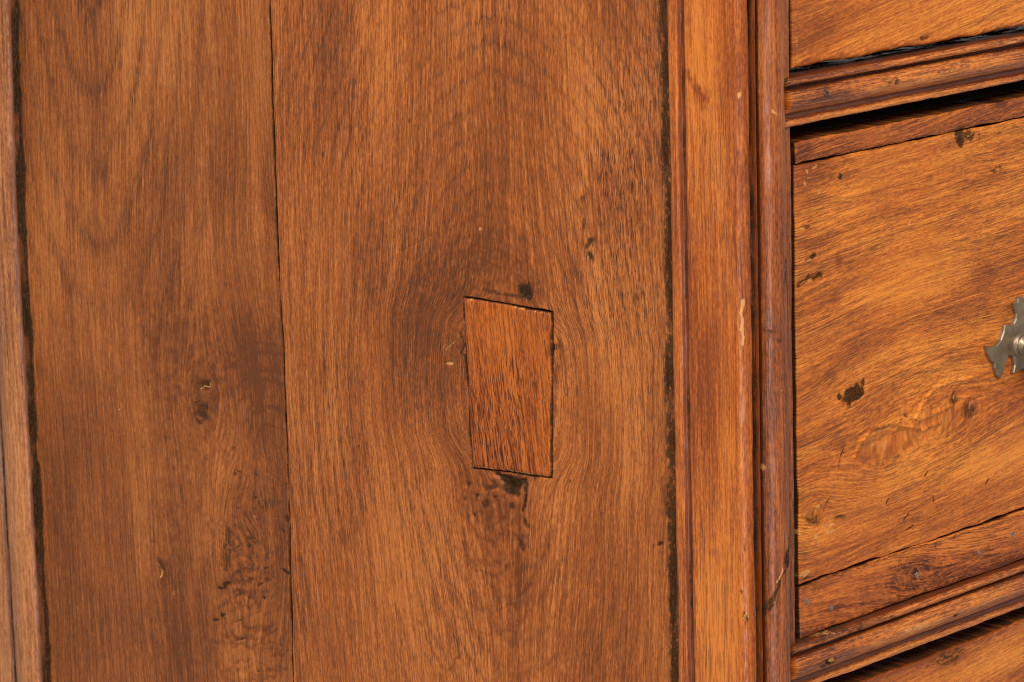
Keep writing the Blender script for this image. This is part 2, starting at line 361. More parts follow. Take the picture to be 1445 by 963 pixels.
boardA = slab('panel_board', 'side', PD, float(stile_edge(0.))-.012, float(crack(0.))-.0004, ZB, ZT, .0009, .008, .0006, flowA, M_panelA, chest, mA,
              finev=FV, uL=lambda V: stile_edge(V)-.012, uR=lambda V: crack(V)-.0004, extra=extraA, seed=100,
              label='narrower left board of the side panel, faded cathedral grain and a dark burr')

# --- front board of the side panel
KB = sp(722, 548)
PQ = [(654.5, 419), (779.5, 441), (778, 673.5), (667, 660)]       # corners of the let-in repair
PQuv = np.array([sp(*p) for p in PQ])
def poly_dist(U, V, Q):                                            # > 0 inside a convex outline
    d = np.full(U.shape, 1e9)
    for A, B in zip(Q, np.roll(Q, -1, 0)):
        e = B-A; nn = np.array([e[1], -e[0]])/np.hypot(*e)
        d = np.minimum(d, (U-A[0])*nn[0]+(V-A[1])*nn[1])
    return d
if poly_dist(np.array([[KB[0]]]), np.array([[KB[1]]]), PQuv)[0, 0] < 0: PQuv = PQuv[::-1]
def flowB(U, V):
    dx, dz = U-KB[0], V-KB[1]
    wx = .003*fbm(U*14, V*8, 31, 3)
    ax = np.where(dx > 0, .034, .038)+.004*sstep(-.02, .02, -dx); az = .062
    X = dx/ax; Z = dz/az; r2 = X*X+Z*Z
    psi = dx*(1-1.15/(r2+.38+1.0*sstep(.028, .052, np.abs(dz+.0))))+wx; phi = dz*(1+.8/(r2+.6))
    c = sp(700, 700); X2 = (U-c[0])/.02; Z2 = (V-c[1])/.035; psi = psi-.22*(U-c[0])/(X2**2+Z2**2+.8)
    sz = np.where(dz < 0, .50, .62)
    R = np.sqrt((np.where(dx > 0, dx*1.15, dx))**2+(sz*dz)**2+1e-6)+.0035*fbm(U*26, V*15, 37, 4)
    return np.stack([psi, phi, R], -1)
mB = Marks(sp)
mB.blob(739, 411, 14, 9, 50, stain=.85, depth=.0012).blob(705, 414, 40, 4, 10, stain=.55).blob(742, 418, 22, 12, 10, tone=.3, soft=.8)
mB.blob(722, 684, 16, 11, 10, stain=1., depth=.0022).line([(700, 668), (712, 680), (726, 690)], 5, stain=.9, depth=.0014).line([(740, 676), (741, 700), (738, 722)], 4, stain=.8, depth=.001)
for x, y, a, b in ((690, 690, 10, 5), (684, 712, 7, 7), (722, 715, 5, 7), (672, 700, 5, 4), (697, 702, 6, 3), (660, 684, 5, 3), (735, 772, 4, 14), (741, 738, 4, 12), (668, 728, 4, 3), (655, 705, 3, 3)):
    mB.blob(x, y, a*.85, b*.8, -20, stain=.58, depth=.0009)
mB.blob(700, 702, 48, 42, 0, tone=.14, soft=.9, fleck=.5)
mB.blob(678, 300, 9, 24, 0, stain=.32, soft=.7).blob(678, 323, 3, 3, 0, chip=.7).line([(663, 210), (664, 300), (661, 350), (660, 390), (652, 412)], 1.6, stain=.45, depth=.0003)
mB.blob(828, 345, 4, 10, 20, stain=.7, depth=.0007).blob(823, 317, 3, 12, 0, stain=.6, depth=.0005).blob(833, 362, 4, 9, -25, stain=.7, depth=.0006).blob(822, 282, 4, 9, 0, stain=.5)
mB.blob(860, 275, 26, 60, 5, tone=.34, soft=.8, fleck=.22).blob(845, 30, 20, 50, 0, tone=.22, soft=.9).blob(880, 200, 50, 190, 0, fleck=.25, soft=.8)
mB.blob(900, 560, 50, 300, 0, fleck=.25, soft=.7).blob(830, 500, 40, 90, 0, fleck=.2, tone=-.10, soft=.8)
mB.blob(600, 460, 80, 70, 0, tone=.12, soft=.9).blob(575, 560, 70, 120, 0, tone=.08, soft=.9).blob(645, 520, 22, 120, 0, tone=.08, soft=.9)
mB.blob(528, 590, 14, 90, 6, tone=.10, soft=.9).blob(700, 370, 70, 40, 0, tone=.12, soft=.9).blob(470, 60, 40, 80, 0, tone=.12, soft=.9)
mB.blob(490, 130, 60, 100, 0, tone=.08, soft=.9).blob(560, 80, 20, 70, 0, tone=-.12, soft=.8)
mB.blob(750, 780, 50, 110, 0, tone=-.12, soft=.9).blob(800, 720, 40, 130, 8, tone=-.10, soft=.9).blob(735, 815, 12, 45, 0, tone=.3, soft=.8)
mB.blob(440, 800, 60, 200, 0, tone=-.06, soft=.9).blob(820, 150, 30, 120, 0, tone=-.06, soft=.9)
mB.line([(648, 470), (655, 486), (650, 500)], 3, stain=.6, depth=.0006).line([(630, 494), (640, 484), (643, 482)], 1.8, chip=.6).blob(636, 513, 6.5, 2.3, 5, chip=1., depth=.0006)
mB.line([(652, 444), (657, 452), (660, 470)], 2.2, chip=.35, stain=.3).line([(655, 500), (663, 560), (667, 640)], 3.2, stain=.7)
mB.line([(787, 478), (792, 500), (786, 540)], 6, tone=.35, stain=.15).blob(785, 490, 6, 5, 30, stain=.5, depth=.0008).blob(783, 489, 3, 2, 0, chip=.6)
mB.line([(560, 355), (585, 345), (605, 332), (615, 330)], 2.4, stain=.40, depth=.0003).line([(556, 260), (566, 278), (578, 290)], 2.5, stain=.45).blob(567, 352, 7, 4, 10, stain=.3)
for i in (0, 1, 3, 4, 6):                               # arches over and cups under the knot
    k = 1+.42*i
    mB.line([(632-16*k, 408-2*k), (650-9*k, 402-15*k), (680, 398-19*k), (712+3*k, 402-15*k), (735+9*k, 412-5*k)], 3.4, tone=.12+.06*(i % 3), ragged=1.1)
for i in (0, 1, 2, 4, 5, 8, 10):
    yy = 722+i*17+(i*7 % 5); h_ = 22+i*5
    mB.line([(690-h_, yy-22-i*3), (690-h_*.45, yy-4), (693, yy+3), (693+h_*.5, yy-6), (693+h_*1.05, yy-26-i*3)], 4., tone=.12+.07*(i % 3), ragged=1.1)
mB.line([(592, 878), (607, 906), (622, 940), (630, 950), (640, 938), (650, 925)], 5, tone=.35, ragged=.7)
for x, y in ((499, 113), (493, 117), (503, 118)): mB.blob(x, y, 3, 2, 30, stain=.4)
mB.line([(895, 435), (915, 437)], 1.2, chip=.30).line([(880, 274), (915, 279)], 1.2, chip=.30).line([(895, 498), (935, 512)], 1.1, chip=.25)
mB.blob(930, 768, 5, 3, -20, stain=.8, depth=.0008).blob(922, 770, 3, 2, 0, stain=.6)
mB.blob(571, 146, 2, 2, 0, chip=.6).blob(688, 828, 2, 4, -20, chip=.5)
rsB = np.random.RandomState(8)
for i in range(70):
    x, y = rsB.uniform(420, 925), rsB.uniform(10, 950)
    mB.blob(x, y, rsB.uniform(1.2, 2.2), rsB.uniform(2, 8), rsB.uniform(-8, 8), **({'stain': rsB.uniform(.3, .6)} if i % 3 else {'chip': rsB.uniform(.1, .25)}))
def extraB(U, V, o):
    e = U-crack(V); o['stain'] = np.maximum(o['stain'], .55*np.exp(-(e/.0008)**2))
    q = sp(947, 500)[0]-U+.0022*fbm(V*45, V*0, 25, 4)+.006*V                 # dirt and a worn chamfer along the post
    o['stain'] = np.maximum(o['stain'], .74*(1-sstep(.0030, .0072, q))*(1+.6*fbm(U*260, V*60, 26, 3)))
    o['disp'] += .003*(1-sstep(-.001, .008, q))
    o['tone'] += .38*fbm(U*17, V*8, 87, 3)
    pd = poly_dist(U, V, PQuv)+.0005*fbm(U*150, V*150, 43, 3)
    o['disp'] += .0045*sstep(-.0004, .0004, pd); o['stain'] = np.maximum(o['stain'], 1.*sstep(-.0011, -.0003, pd))
boardB = slab('panel_board', 'side', PD, float(crack(0.))+.0004, uPost+.008, ZB, ZT, .0009, .008, .0006, flowB, M_panelB, chest, mB,
              finev=FV, uL=lambda V: crack(V)+.0004, uR=lambda V: 0*V+uPost+.008, extra=extraB, seed=140,
              label='wider right board of the side panel with a let-in rectangular repair')
# the repair: a four-sided piece let into the board
def patch():
    nu, nv = 70, 150
    f, g = np.meshgrid(np.r_[0, 0, np.linspace(0, 1, nu), 1, 1], np.r_[0, 0, np.linspace(0, 1, nv), 1, 1], indexing='ij')
    q = np.array([sp(*p) for p in PQ]); ce = q.mean(0); q = ce+(q-ce)*np.array([.990, .994])
    UV = (1-f)[..., None]*((1-g)[..., None]*q[3]+g[..., None]*q[0])+f[..., None]*((1-g)[..., None]*q[2]+g[..., None]*q[1])
    U, V = UV[..., 0], UV[..., 1]
    edge = np.minimum(np.minimum(f, 1-f)*.05, np.minimum(g, 1-g)*.085)
    rim = np.zeros(f.shape); rim[:2] = 1; rim[-2:] = 1; rim[:, :2] = 1; rim[:, -2:] = 1
    U = U+.0006*np.exp(-np.minimum(f, 1-f)*14)*fbm(V*120, U*0, 47, 4); V = V+.0006*np.exp(-np.minimum(g, 1-g)*20)*fbm(U*140, V*0, 49, 4)
    d = PD-.0010+.0008*np.exp(-edge/.0009)+rim*.005+.0005*fbm(U*40, V*20, 51, 3)
    st = np.maximum(rim, .6*np.exp(-(edge/.0005)**2))
    ch = .5*np.exp(-((edge-.0004)/.0007)**2)*(fbm(U*120, V*120, 53, 3) > .02)*((g < .03) | (g > .97))
    fl = np.stack([U+.12*V+.002*fbm(U*30, V*12, 52, 3), V, U], -1)
    return grid_mesh('repair_patch', side_pt(U, V, d), dict(flow=fl, stain=st, chip=ch), M_patch, boardB, False,
                     'rectangular oak repair let into the panel, redder than the board')
patch()

# --- rear stile of the side frame, moulded on its inner edge
zz = np.concatenate([np.arange(ZB, -.28, .01), np.arange(-.28, .28, .0012), np.arange(.28, ZT+.001, .01)])
gw = .0235
rs_prof = [(.000, .075), (.000, gw+.003), (.0022, gw+.0012), (.0022, gw), (-.0002, gw-.002), (-.0022, gw-.006), (-.0032, gw*.5), (-.0022, .005), (-.0005, .0018), (.0006, .0006), (.002, .0), (.010, -.0003), (.022, -.0003)]
rs_amp = [.0004, .0004, .0004, .0004, .0005, .0004, .0004, .0004, .0006, .0007, .0006, .0008, 0]
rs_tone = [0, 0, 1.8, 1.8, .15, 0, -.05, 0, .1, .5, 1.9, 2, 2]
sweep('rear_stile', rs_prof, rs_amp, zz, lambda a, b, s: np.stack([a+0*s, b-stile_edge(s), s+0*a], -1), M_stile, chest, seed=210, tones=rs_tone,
      label='pale rounded rear stile at the left of the side panel')

# --- corner post: scratch-moulded on the side, rounded at the corner, grooved on the front
yS = lambda px: -side_uv(px, 500, 0)[0]
xF = lambda px: front_uv(px, 500, 0)[0]
ya, yb, yc = yS(947), yS(964), yS(971)
rc = .0065
arc = [(rc*(1-math.cos(t)), rc*(1-math.sin(t))) for t in np.linspace(0, math.pi/2, 8)]
x1, x2, x3, x4, x5 = xF(1064), xF(1071), xF(1077), xF(1106), xF(1117)
post_prof = [(.022, ya), (.004, ya), (.0012, ya-.0003), (-.0001, ya-.0015), (-.0005, (ya*2+yb)/3), (-.0003, yb+.0009), (.0022, yb-.0006), (.0022, yc+.0006), (-.0001, yc-.0006), (0, yc-.006), (0, .02)] + arc + \
    [(x1-.001, .0004), (x1+.0008, .0045), (x2-.0004, .0050), (x2+.0006, .0005)]
post_amp = [0, .0002, .0004, .0004, .0003, .0004, .0004, .0004, .0004, .0002, .0002]+[.0002]+[.0004]*7+[.0008, .0008, .0006, .0004]
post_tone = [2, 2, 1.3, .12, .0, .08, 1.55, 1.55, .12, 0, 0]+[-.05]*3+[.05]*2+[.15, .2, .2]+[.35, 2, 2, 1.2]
mp = Marks(lambda x, y: side_uv(x, y, 0))
mp.line([(1048, 425), (1047, 445), (1048, 462), (1049, 488)], 4.5, chip=1.).blob(1043, 137, 4, 6, 0, chip=.9).blob(1051, 772, 3, 12, 0, stain=.5, chip=.3)
mp.line([(972, 102), (985, 130), (993, 148)], 9, tone=.55).blob(986, 135, 12, 14, 30, tone=.25).line([(978, 667), (1000, 666), (1026, 670)], 1.6, chip=.28)
mp.blob(1053, 872, 5, 9, 0, stain=.75, chip=.5).blob(1040, 880, 9, 10, 0, chip=.25).line([(946, 438), (956, 440), (968, 432)], 1.4, chip=.3).blob(974, 385, 4, 30, 0, tone=.3)
mp.blob(1046, 836, 4, 5, 0, stain=.5).blob(1035, 812, 5, 8, 0, chip=.2)
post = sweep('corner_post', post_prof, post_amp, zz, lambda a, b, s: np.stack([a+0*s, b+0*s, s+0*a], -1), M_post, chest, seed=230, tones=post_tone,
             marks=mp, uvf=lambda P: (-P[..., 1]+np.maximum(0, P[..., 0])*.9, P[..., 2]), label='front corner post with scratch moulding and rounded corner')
# the bead applied along the front of the post
bw = x4-x3
bead_prof = [(x3-.0004, .012), (x3, .0015)]+[(x3+bw*.5*(1-math.cos(t)), .0012-.0076*math.sin(t)) for t in np.linspace(.10, math.pi-.12, 12)] + \
    [(x4+.0003, .0014), (x4+.0008, .0014), (x4+.0012, -.0012), (x5-.0006, -.0012), (x5, -.0004), (x5, .03)]
bead_amp = [0, .0003]+[.0004]*12+[.0003, .0003, .0004, .0004, .0004, .0004]
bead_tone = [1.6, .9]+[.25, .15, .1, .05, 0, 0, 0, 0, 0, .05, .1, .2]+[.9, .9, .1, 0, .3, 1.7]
mb = Marks(lambda x, y: front_uv(x, y, -.004))
mb.line([(1110, 760), (1106, 800), (1098, 815), (1092, 850), (1088, 880), (1084, 900)], 3.5, stain=.7, chip=.25, depth=.001).blob(1106, 790, 5, 14, 0, stain=.85)
mb.line([(1101, 800), (1095, 822)], 1.8, chip=.9).blob(1083, 895, 4, 7, 0, chip=.8).blob(1087, 660, 3, 8, 0, chip=.6).blob(1089, 158, 4, 7, -30, chip=.55)
mb.blob(1091, 468, 4, 4, 0, stain=.55).blob(1095, 480, 3, 4, 0, stain=.55).blob(1104, 385, 3, 20, 0, stain=.7).blob(1105, 380, 1.6, 4, 0, chip=.8).blob(1099, 551, 3, 3, 40, chip=.6).blob(1090, 960, 4, 3, 0, chip=.6)
sweep('bead_moulding', bead_prof, bead_amp, zz, lambda a, b, s: np.stack([a+0*s, b+0*s, s+0*a], -1), M_bead, post, seed=250, tones=bead_tone,
      marks=mb, uvf=lambda P: (P[..., 0], P[..., 2]), label='dark reddish bead running down the front of the post')

# --- rails between the drawers
XR = .62
def rail(label, ytop, ybot, seed, marks):
    zt = front_uv(1120, ytop, -.003)[1]; zb = front_uv(1120, ybot, -.003)[1]; h = zt-zb
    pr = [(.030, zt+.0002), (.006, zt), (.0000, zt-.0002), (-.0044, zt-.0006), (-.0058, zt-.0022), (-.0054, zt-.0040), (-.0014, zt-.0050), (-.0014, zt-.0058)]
    am = [0, .0001, .0002, .0004, .0005, .0004, .0004, .0004]; tn = [2, 1.8, 1.45, .15, .05, .2, 1.6, 1.5]  # rail top darkened in colour: gap shadow painted over its dirt
    z0 = zt-.0064; z1 = zb+.0072
    for k, t in enumerate(np.linspace(0, 1, 12)):
        pr.append((-.0022-.0054*math.sin(math.pi*min(1, .12+t*.80)), z0+(z1-z0)*t)); am.append(.0004); tn.append([.2, .1, 0, 0, 0, -.05, -.05, 0, .05, .1, .2, .35][k])
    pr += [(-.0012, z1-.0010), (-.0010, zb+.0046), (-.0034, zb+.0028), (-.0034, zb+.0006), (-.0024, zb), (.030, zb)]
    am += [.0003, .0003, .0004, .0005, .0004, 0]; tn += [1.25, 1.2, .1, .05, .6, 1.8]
    xs = np.concatenate([np.r_[x4-.001, x4-.001, np.arange(x4-.001, .26, .0011)], np.arange(.26, XR, .01)])
    return sweep('rail', pr, am, xs, lambda a, b, s: np.stack([s+0*a, np.where(np.arange(s.shape[1])[None, :] == 0, .025, a+0*s), np.where(np.arange(s.shape[1])[None, :] == 0, (zt+zb)/2, b+0*s)], -1), M_rail, chest, seed=seed, tones=tn, marks=marks,
                 uvf=lambda P: (P[..., 0], P[..., 2]), label=label)
fm = lambda x, y: front_uv(x, y, -.006)
m1 = Marks(fm)
m1.blob(1254, 115, 9, 4, -12, stain=.5, chip=.4).blob(1262, 115, 4, 5, 0, stain=.7).line([(1320, 103), (1345, 98)], 3, stain=.5, chip=.5).blob(1352, 90, 5, 2, 0, chip=.7).blob(1426, 61, 10, 2, -12, chip=.9)
m1.blob(1280, 103, 14, 1.6, -12, chip=.5).blob(1207, 155, 6, 2, 0, chip=.5).blob(1188, 130, 8, 4, 0, stain=.3).line([(1130, 148), (1165, 136), (1200, 128)], 3, stain=.4).blob(1113, 116, 4, 6, 0, stain=.7, chip=.4)
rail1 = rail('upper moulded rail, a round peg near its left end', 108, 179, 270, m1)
m2 = Marks(fm)
m2.blob(1169, 933, 9, 5, 0, stain=.8, depth=.0012).blob(1170, 931, 7, 3, 10, chip=1.).blob(1158, 940, 7, 4, 0, stain=.6).line([(1275, 890), (1305, 880)], 4, chip=.7).blob(1345, 868, 4, 4, 0, stain=.6).line([(1380, 850), (1400, 845)], 3, chip=.5)
m2.blob(1262, 872, 7, 4, 0, stain=.5).line([(1120, 912), (1180, 893), (1230, 878)], 6, stain=.5, ragged=.9).line([(1150, 900), (1180, 894)], 3, chip=.45)
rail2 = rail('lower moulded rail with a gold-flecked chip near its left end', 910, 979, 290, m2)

# --- drawers
YD = .0008
fd = lambda x, y: front_uv(x, y, YD)
xd = fd(1125.5, 560)[0]
def drawer_flow(seed, knots=(), tilt=.06, rc_=None):
    def f(U, V):
        psi = V-tilt*U+.007*fbm(U*6, V*10, seed, 2)+.0008*fbm(U*22, V*30, seed+4, 2); phi = U.copy()
        for c, au, av, s in knots:
            X = (U-c[0])/au; Z = (V-c[1])/av; r2 = X*X+Z*Z
            psi = psi-s*(V-c[1])/(r2+1.05); phi = phi+s*.5*(U-c[0])/(r2+.9)
        R = psi+.30*(np.sqrt((U-.16)**2*.04+(V-.03)**2+1e-5))+.012*fbm(U*9, V*14, seed+7, 3)
        return np.stack([psi, phi, R], -1)
    return f
# upper drawer
zb1 = front_uv(1122, 96, .0002)[1]
mu = Marks(lambda x, y: front_uv(x, y, .0002))
mu.line([(1123, 20), (1124, 60), (1127, 90)], 4, chip=.45).line([(1143, 60), (1138, 75), (1133, 85)], 2, chip=.4).line([(1125, 93), (1250, 72), (1445, 38)], 8, tone=.35).blob(1306, 53, 8, 4, -10, stain=.6, depth=.0006).blob(1150, 45, 35, 50, 0, tone=.22, soft=.9)
mu.blob(1203, 57, 8, 2, -40, chip=.6).blob(1276, 56, 5, 2, 0, chip=.6).blob(1178, 12, 6, 5, 0, chip=.4).blob(1360, 20, 90, 50, -10, tone=-.14, soft=.9)
slab('drawer', 'front', .0002, xd-.0012, XR, zb1, ZT, .0010, .018, .0016, drawer_flow(305, tilt=.16), M_drawer, chest, mu, finev=(zb1, zb1+.07), seed=310, wob=.0006,
     label='upper drawer, only its scuffed lower edge in view')
# middle drawer
zt2, zs2, zl2, zb2 = fd(1126, 201)[1], fd(1126, 232)[1], fd(1129, 827)[1], fd(1128, 902)[1]
KN = [(fd(1330, 590), .050, .022, .9), (fd(1245, 640), .034, .018, .7), (fd(1148, 725), .010, .008, .9), (fd(1205, 556), .008, .006, .7)]
md = Marks(fd)
md.blob(1205, 556, 17, 12, -15, stain=.95, soft=.35).blob(1218, 541, 4, 8, 10, stain=.7)
md.blob(1186, 249, 5.5, 5.5, 0, stain=.45).blob(1198, 228, 14, 10, -15, stain=.35, soft=.7).blob(1405, 240, 9, 4, -15, stain=.55).blob(1408, 240, 2, 2, 0, chip=.8)
md.blob(1354, 192, 8, 12, 0, stain=.75, soft=.3).blob(1368, 191, 10, 8, -10, stain=.7).blob(1366, 192, 4, 3, 0, chip=.6)
for x, y, a, b in ((1149, 236, 4, 2), (1139, 242, 2, 4), (1142, 251, 3, 2), (1136, 259, 2, 5), (1157, 271, 2, 4)): md.blob(x, y, a, b, -20, chip=.9)
md.blob(1132, 323, 6, 3, -10, chip=.9).blob(1138, 322, 8, 6, 0, stain=.5).blob(1147, 362, 4, 5, 30, stain=.9).blob(1140, 367, 7, 3, -20, stain=.5, chip=.5)
md.line([(1128, 402), (1142, 394), (1160, 389)], 7, stain=.65, depth=.0011).line([(1132, 401), (1146, 395)], 2.6, chip=.55).blob(1185, 368, 6, 8, 0, tone=.45).blob(1178, 425, 7, 7, 0, tone=.45, soft=.9)
md.blob(1135, 485, 10, 6, 0, stain=.35, soft=.8).blob(1150, 345, 24, 10, -15, tone=.25).blob(1140, 300, 14, 60, 0, tone=.16, soft=.9)
md.blob(1150, 240, 35, 14, -12, tone=.3, soft=.9).blob(1300, 250, 120, 40, -14, tone=.12, soft=.9).blob(1300, 330, 110, 20, -14, tone=-.10, soft=.9).blob(1330, 430, 90, 40, -15, tone=-.14, soft=.9)
md.blob(1250, 410, 60, 28, -10, tone=-.10, soft=.9).blob(1390, 380, 16, 20, -30, tone=.25, soft=.9).blob(1220, 450, 50, 16, -14, tone=.18, soft=.9).blob(1350, 640, 100, 40, -18, tone=-.12, soft=.9)
md.line([(1290, 590), (1300, 570), (1318, 548), (1345, 538), (1378, 534)], 3.2, stain=.35, chip=.42, depth=-.0012).line([(1294, 594), (1312, 586), (1330, 578), (1345, 570)], 3, stain=.45, chip=.40, depth=-.0010)
md.line([(1205, 645), (1212, 628), (1230, 607), (1255, 599), (1280, 604), (1302, 606), (1325, 596)], 3.2, stain=.42, chip=.30, depth=-.0012).line([(1183, 659), (1184, 645), (1190, 632)], 2.4, stain=.7)
md.blob(1347, 565, 6, 10, 0, stain=.55, depth=.0008).blob(1347, 562, 2.4, 5, 0, chip=.75).blob(1365, 580, 9, 17, 10, stain=.5, tone=.2, depth=-.0010).line([(1358, 598), (1362, 580), (1370, 566)], 2.2, chip=.45).line([(1380, 548), (1384, 566), (1382, 582)], 2.4, chip=.35, depth=-.0005)
md.blob(1248, 627, 3, 8, 15, chip=.55, stain=.4).blob(1232, 626, 2, 6, 15, chip=.5).blob(1321, 592, 5, 7, 20, stain=.3, chip=.35).blob(1278, 586, 3, 4, 0, stain=.7).blob(1220, 580, 18, 5, -10, tone=.3).blob(1185, 628, 9, 8, 0, tone=.4)
md.blob(1240, 640, 30, 26, 0, tone=.14, soft=.9).blob(1330, 575, 44, 30, 0, tone=.16, soft=.9).blob(1275, 555, 40, 14, -12, tone=.12, soft=.9)
md.blob(1148, 731, 10, 11, -25, stain=.6, depth=.0013).blob(1152, 714, 5, 3, 0, chip=.8, depth=-.0005).line([(1138, 722), (1145, 716), (1160, 718)], 2.2, chip=.5).line([(1160, 720), (1166, 708), (1171, 698)], 1.6, stain=.75).blob(1185, 729, 9, 3, -8, stain=.6)
for x, y, a, b in ((1166, 751, 4, 3), (1174, 749, 4, 3), (1160, 744, 3, 2), (1150, 757, 3, 3), (1127, 751, 3, 5), (1172, 740, 9, 1.5)): md.blob(x, y, a, b, -15, chip=.85)
md.blob(1136, 809, 9, 4, -20, chip=1., stain=.4).blob(1140, 815, 8, 3, -15, stain=.6)
for p in (((1250, 712), (1255, 700)), ((1275, 735), (1282, 725)), ((1316, 700), (1318, 708)), ((1280, 748), (1288, 742)), ((1390, 683), (1396, 676)), ((1357, 449), (1360, 453)), ((1304, 672), (1309, 665))): md.line(p, 2.2, stain=.8)
for i, y in enumerate((512, 524, 544, 552, 585, 600, 607, 618, 634)): md.line([(1131, y+8), (1140, y+4), (1150, y)], 2, chip=.32)
md.line([(1282, 318), (1285, 313)], 2, chip=.9).line([(1262, 330), (1275, 322)], 3, chip=.4)
md.line([(1128, 826), (1190, 808), (1250, 790), (1300, 772), (1445, 725)], 3.4, stain=.85)
md.line([(1255, 776), (1275, 770)], 2.6, chip=.6).line([(1338, 747), (1352, 743)], 2, chip=.5)
rsD = np.random.RandomState(21)
for i in range(110):
    x = rsD.uniform(1135, 1440); y = rsD.uniform(240, 800)-(x-1130)*.27
    if i % 2: md.blob(x, y, rsD.uniform(3, 12), rsD.uniform(.8, 1.6), -17+rsD.randn()*4, chip=rsD.uniform(.12, .30))
    else: md.blob(x, y, rsD.uniform(3, 10), rsD.uniform(.9, 2), -17+rsD.randn()*5, stain=rsD.uniform(.25, .5))
drawer = slab('drawer', 'front', YD, xd, XR, zl2+.0006, zs2-.0005, .0009, .018, .0010, drawer_flow(320, KN, tilt=.05), M_drawer, chest, md, seed=330, wob=.0007, lump=.0006,
              label='middle drawer with a pierced brass plate, a dark knot spot and glossy scars')
slab('edge_strip', 'front', YD-.0006, xd, XR, zs2+.0003, zt2, .0011, .018, .0007, drawer_flow(350, tilt=.10), M_strip, drawer,
     Marks(fd).blob(1134, 215, 10, 10, 0, tone=.3).blob(1354, 186, 7, 8, 0, stain=.6).line([(1126, 231), (1445, 159)], 2.5, stain=.5).blob(1412, 145, 9, 6, 0, tone=.4), seed=351, wob=.0006, label='thin red-brown strip along the drawer top')
ms = Marks(fd)
ms.blob(1294, 806, 36, 16, -18, tone=.12, soft=.9, fleck=.5).blob(1180, 860, 14, 10, -15, tone=.35, soft=.9).line([(1225, 855), (1250, 838), (1290, 826), (1310, 838)], 6, stain=.35, ragged=1.).line([(1128, 896), (1200, 878), (1310, 836), (1445, 788)], 7, tone=.45)
ms.blob(1350, 775, 30, 10, -18, tone=-.2, soft=.9).blob(1424, 745, 16, 6, -18, tone=-.2).line([(1128, 828), (1445, 726)], 2.2, stain=.5).line([(1345, 762), (1352, 745), (1365, 738)], 4, tone=.4)
for x, y in ((1270, 800), (1280, 795), (1318, 792), (1322, 768), (1290, 838), (1285, 832)): ms.line([(x-4, y+6), (x, y-6), (x+5, y+2)], 2.4, stain=.5)
slab('edge_strip', 'front', YD-.0004, xd+.0004, XR, zb2, zl2-.0004, .0009, .018, .0009, drawer_flow(360, [(fd(1292, 812), .03, .010, .8)], tilt=-.05), M_strip, drawer, ms, seed=361, wob=.0006,
     label='nailed strip along the drawer bottom')
# lower drawer
pL = front_uv(1217, 963, .001); pR = front_uv(1445, 875, .001); zt3 = float((pL[1]+pR[1])/2)
ml = Marks(lambda x, y: front_uv(x, y, .001))
ml.blob(1335, 930, 24, 11, -15, stain=.55, soft=.7).blob(1355, 918, 10, 8, 0, stain=.5).line([(1255, 955), (1290, 945), (1330, 928)], 2, chip=.4).blob(1420, 930, 40, 20, -15, tone=-.2, soft=.9).blob(1404, 900, 6, 4, 0, chip=.5).line([(1217, 965), (1445, 877)], 7, tone=.35)
slab('drawer', 'front', .001, xd, XR, ZB, zt3, .0010, .018, .0014, drawer_flow(370, tilt=.08), M_drawer, chest, ml, finev=(zt3-.06, zt3), seed=371, wob=.0006,
     label='lower drawer, only its stained top edge in view')

# --- nails and the peg
def nail(name, px, py, d, r_px, parent, sides=9, proud=.0004, seed=0, mat=M_iron):
    c = unp(px, py, 1, d); r = r_px/2900.; rs = np.random.RandomState(seed)
    vs = []; fs = []
    for ring, (rr, h) in enumerate(((1., .0006), (1., -proud*.4), (.8, -proud), (.35, -proud*.8))):
        for k in range(sides):
            a = 2*math.pi*k/sides+.4; q = r*rr*(1+.18*rs.randn() if ring == 0 else 1+.08*rs.randn())
            vs.append((c[0]+q*math.cos(a), c[1]+h, c[2]+q*math.sin(a)))
    for j in range(3):
        for k in range(sides): fs.append((j*sides+k, j*sides+(k+1) % sides, (j+1)*sides+(k+1) % sides, (j+1)*sides+k))
    fs.append(tuple(3*sides+k for k in range(sides)))
    me = bpy.data.meshes.new(name); me.from_pydata(vs, [], fs); me.materials.append(mat); me.update()
    o = bpy.data.objects.new(name, me); COL.objects.link(o); o.parent = parent; return o
M_nail = plain('dull_steel', (.16, .105, .070), .75, 0, 900, .6, .4)
for i, (x, y, r) in enumerate(((1139, 849, 4.5), (1173, 858, 4.), (1294, 812, 5.), (1382, 780, 4.5), (1429, 754, 5.))): nail('nail', x, y, YD-.0006, r, drawer, seed=i, mat=M_nail)
for i, (x, y) in enumerate(((1186, 249), (1353, 193))): nail('nail', x, y, YD+.0002, 5, drawer, 4, .0003, 20+i)
nail('peg', 1164.5, 132, -.0068, 5.5, rail1, 12, .0012, 31, plain('dark_peg', (.055, .024, .016), .45, 0, 600))

# --- brass plate, posts and bail
PL = [(1440.5, 419), (1437.5, 421), (1437, 427), (1431.4, 428.6), (1433, 436), (1435, 443), (1434.5, 450), (1431.5, 457), (1427, 460.5), (1419, 459), (1417.5, 468), (1413.5, 480), (1407, 488.5), (1400, 490), (1392.3, 489),
      (1394.8, 499), (1399.5, 509), (1404.5, 513.5), (1405, 520), (1408, 530), (1412.5, 535), (1417, 524), (1420, 512), (1423.5, 503), (1427, 501), (1431.5, 504), (1433, 516), (1430.7, 527)]
YP = YD-.0022
q = np.array([front_uv(x, y, YP) for x, y in PL]); xc = front_uv(1440, 486, YP)[0]+.030
cz = front_uv(1440, 486, YP)[1]
left = q.tolist()
top = [(left[0][0]+.003, left[0][1]-.001), (left[0][0]+.006, left[0][1]-.006), (left[0][0]+.012, left[0][1]-.003), (left[0][0]+.018, left[0][1]+.004)]
